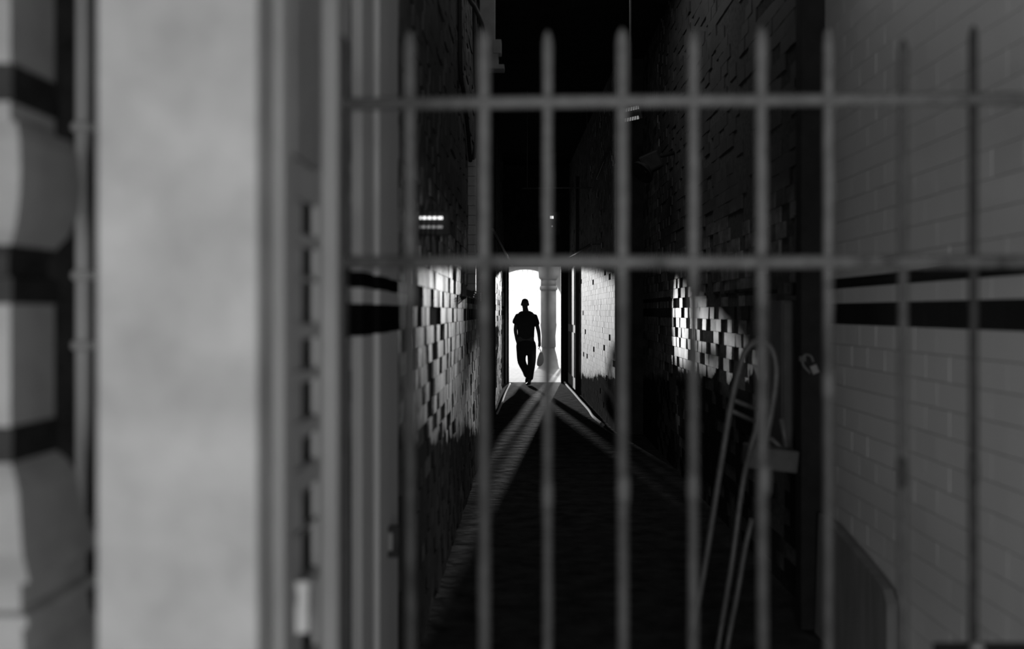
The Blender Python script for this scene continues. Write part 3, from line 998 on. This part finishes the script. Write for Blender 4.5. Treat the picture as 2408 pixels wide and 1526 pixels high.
# short-sleeved shirt
sh = [
    [(b3(1237, 806), (0.205, 0.14)), (b3(1237, 785), (0.182, 0.13)), (chest, (0.208, 0.142)), (upper, (0.215, 0.13)), (b3(1236, 738), (0.135, 0.09)), (b3(1235.5, 731), (0.085, 0.08))],
    [(upper, (0.215, 0.13)), (b3(1218, 746), 0.086), (b3(1213.5, 755), 0.080), (b3(1211, 764.5), 0.078)],
    [(upper, (0.215, 0.13)), (b3(1257, 747), 0.086), (b3(1261, 758), 0.074), (b3(1263.5, 768), 0.068)],
]
sh += [[(b3(1236, 738), (0.135, 0.09)), (b3(1227, 738.5), 0.062), (b3(1219, 743), 0.07)], [(b3(1236, 738), (0.135, 0.09)), (b3(1246, 739), 0.062), (b3(1256, 744), 0.07)]]
obj('shirt', skin_mesh(sh, 2, 0.012), M['shirt'], person)
tr_ = [
    [(b3(1237, 797), (0.19, 0.13)), (b3(1237, 808), (0.22, 0.14)), (b3(1237, 814), (0.215, 0.14))],
    [(b3(1237, 814), (0.215, 0.14)), (b3(1226, 828), 0.118), (b3(1225.5, 850, -0.02), 0.098), (b3(1236, 872, 0.18), 0.084), (b3(1241, 889, 0.34), 0.078)],
    [(b3(1237, 814), (0.215, 0.14)), (b3(1250.5, 828), 0.108), (b3(1250.5, 852, -0.02), 0.092), (b3(1247.5, 875, -0.01), 0.080), (b3(1245, 896, -0.01), 0.078)],
]
obj('trousers', skin_mesh(tr_, 2, 0.008), M['trousers'], person)
for an, dv in ((anR, Vector((-0.055, -0.17, -0.085))), (anL, Vector((-0.02, -0.05, -0.15)))):
    heel = an + Vector((0.005, 0.035, -0.062)) if an is anR else an + Vector((0, 0.06, -0.03))
    toe = an + dv
    md = (heel + toe) / 2 + Vector((0, 0, 0.006))
    bmx_ = skin_mesh([[(heel, (0.036, 0.038)), (md, (0.044, 0.036)), (toe, (0.038, 0.022))], [(heel, (0.036, 0.038)), (an + Vector((0, 0, 0.01)), 0.042)]], 2, 0.006)
    obj('shoe', bmx_, M['shoe'], person)
bm = bmesh.new()
ellipsoid(bm, headc + Vector((0, 0.022, 0.026)), 0.078, 0.092, 0.086, 24)
for v in list(bm.verts):
    if v.co.z < headc.z - 0.03 or (v.co.z < headc.z + 0.045 and v.co.y < PDIST - 0.03):
        v.co = headc + (v.co - headc) * 0.8
obj('hair', bm, M['hair'], person)
for s in (-1, 1):
    bm = bmesh.new()
    ellipsoid(bm, headc + Vector((s * 0.031, -0.084, 0.0)), 0.012, 0.008, 0.007, 12)
    obj('eye', bm, M['eye'], person)
# carrier bag held in the hand
bag = thing('carrier_bag', b3(1268, 856), 'thin grey carrier bag hanging from the walking person\'s hand', 'bag')
bm = bmesh.new()
rings = []
for px, py, rx, ry in ((1268.5, 828, 3, 0.02), (1268, 836, 6, 0.035), (1267, 846, 8, 0.05), (1266, 853, 8, 0.055), (1264.5, 858, 6, 0.05), (1264, 860, 3, 0.03)):
    cpt = b3(px + 4, py, -0.22)
    rings.append([bm.verts.new(cpt + Vector((rx * S * math.cos(2 * math.pi * k / 20) * (1 + 0.06 * math.sin(3 * k)), ry * math.sin(2 * math.pi * k / 20), 0.006 * math.sin(k * 2.3)))) for k in range(20)])
for r0, r1 in zip(rings, rings[1:]):
    for k in range(20):
        f = bm.faces.new((r0[k], r0[(k + 1) % 20], r1[(k + 1) % 20], r1[k]))
        f.smooth = True
bm.faces.new(rings[-1])
obj('sack', bm, M['plastic'], bag)
obj('handles', tube_bm([b3(1269.5, 821, -0.10), b3(1272.5, 829, -0.22)], 0.008, 8), M['plastic'], bag)

# ------------------------------------------------------------------ light
w = bpy.data.worlds.new('World')
scn.world = w
w.use_nodes = True
bg = w.node_tree.nodes['Background']
bg.inputs['Color'].default_value = (1, 1, 1, 1)
bg.inputs['Strength'].default_value = 1.5


def sun(name, az, el, strength, angle):
    l = bpy.data.lights.new(name, 'SUN')
    l.energy = strength
    l.angle = R(angle)
    o = bpy.data.objects.new(name, l)
    C.objects.link(o)
    # light travels from +Y towards the camera, drifting by az in X per metre and falling by el
    d = Vector((az, -1, -el)).normalized()
    o.rotation_euler = d.to_track_quat('-Z', 'Y').to_euler()
    return o


sun('low_sun', 0.117, 0.040, 5.4, 0.8)
sun('added_left_sun', -0.070, 0.0475, 5.2, 0.5)  # second sun, added to light the left wall; no such source seen


def area(name, loc, size, size_y, power, aim):
    l = bpy.data.lights.new(name, 'AREA')
    l.shape = 'RECTANGLE'
    l.size, l.size_y = size, size_y
    l.energy = power
    o = bpy.data.objects.new(name, l)
    C.objects.link(o)
    o.location = loc
    o.rotation_euler = (Vector(aim) - Vector(loc)).to_track_quat('-Z', 'Z').to_euler()
    return o


area('window_light_left', (-2.1, -1.52, 1.4), 1.0, 1.2, 40, (-0.1, 2, 1.3))
area('corridor_fill_light', (0.4, 7.9, 4.55), 0.9, 2.8, 10, (0.4, 7.9, 0))  # unseen fill added to lift the dark corridor, not a fitted lamp
area('window_light_right', (0.2, -1.52, 1.2), 0.6, 0.9, 46, (0.6, 3, 1.3))

# ------------------------------------------------------------------ camera
cam = bpy.data.cameras.new('camera')
co = bpy.data.objects.new('camera', cam)
C.objects.link(co)
co.location = (0, 0, EYE)
co.rotation_euler = (R(90), 0, 0)
cam.lens = 35
cam.sensor_width = 36
cam.sensor_fit = 'HORIZONTAL'
cam.shift_x = -(VX - 1204) / 2408
cam.shift_y = (VY - 763) / 2408
cam.clip_start = 0.05
cam.clip_end = 400
cam.dof.use_dof = True
cam.dof.focus_distance = 12.0
cam.dof.aperture_fstop = 1.4
scn.camera = co

vs = scn.view_settings
vs.view_transform = 'Standard'
vs.look = 'None'
vs.gamma = 1
vs.use_curve_mapping = False
vs.exposure = 0.0
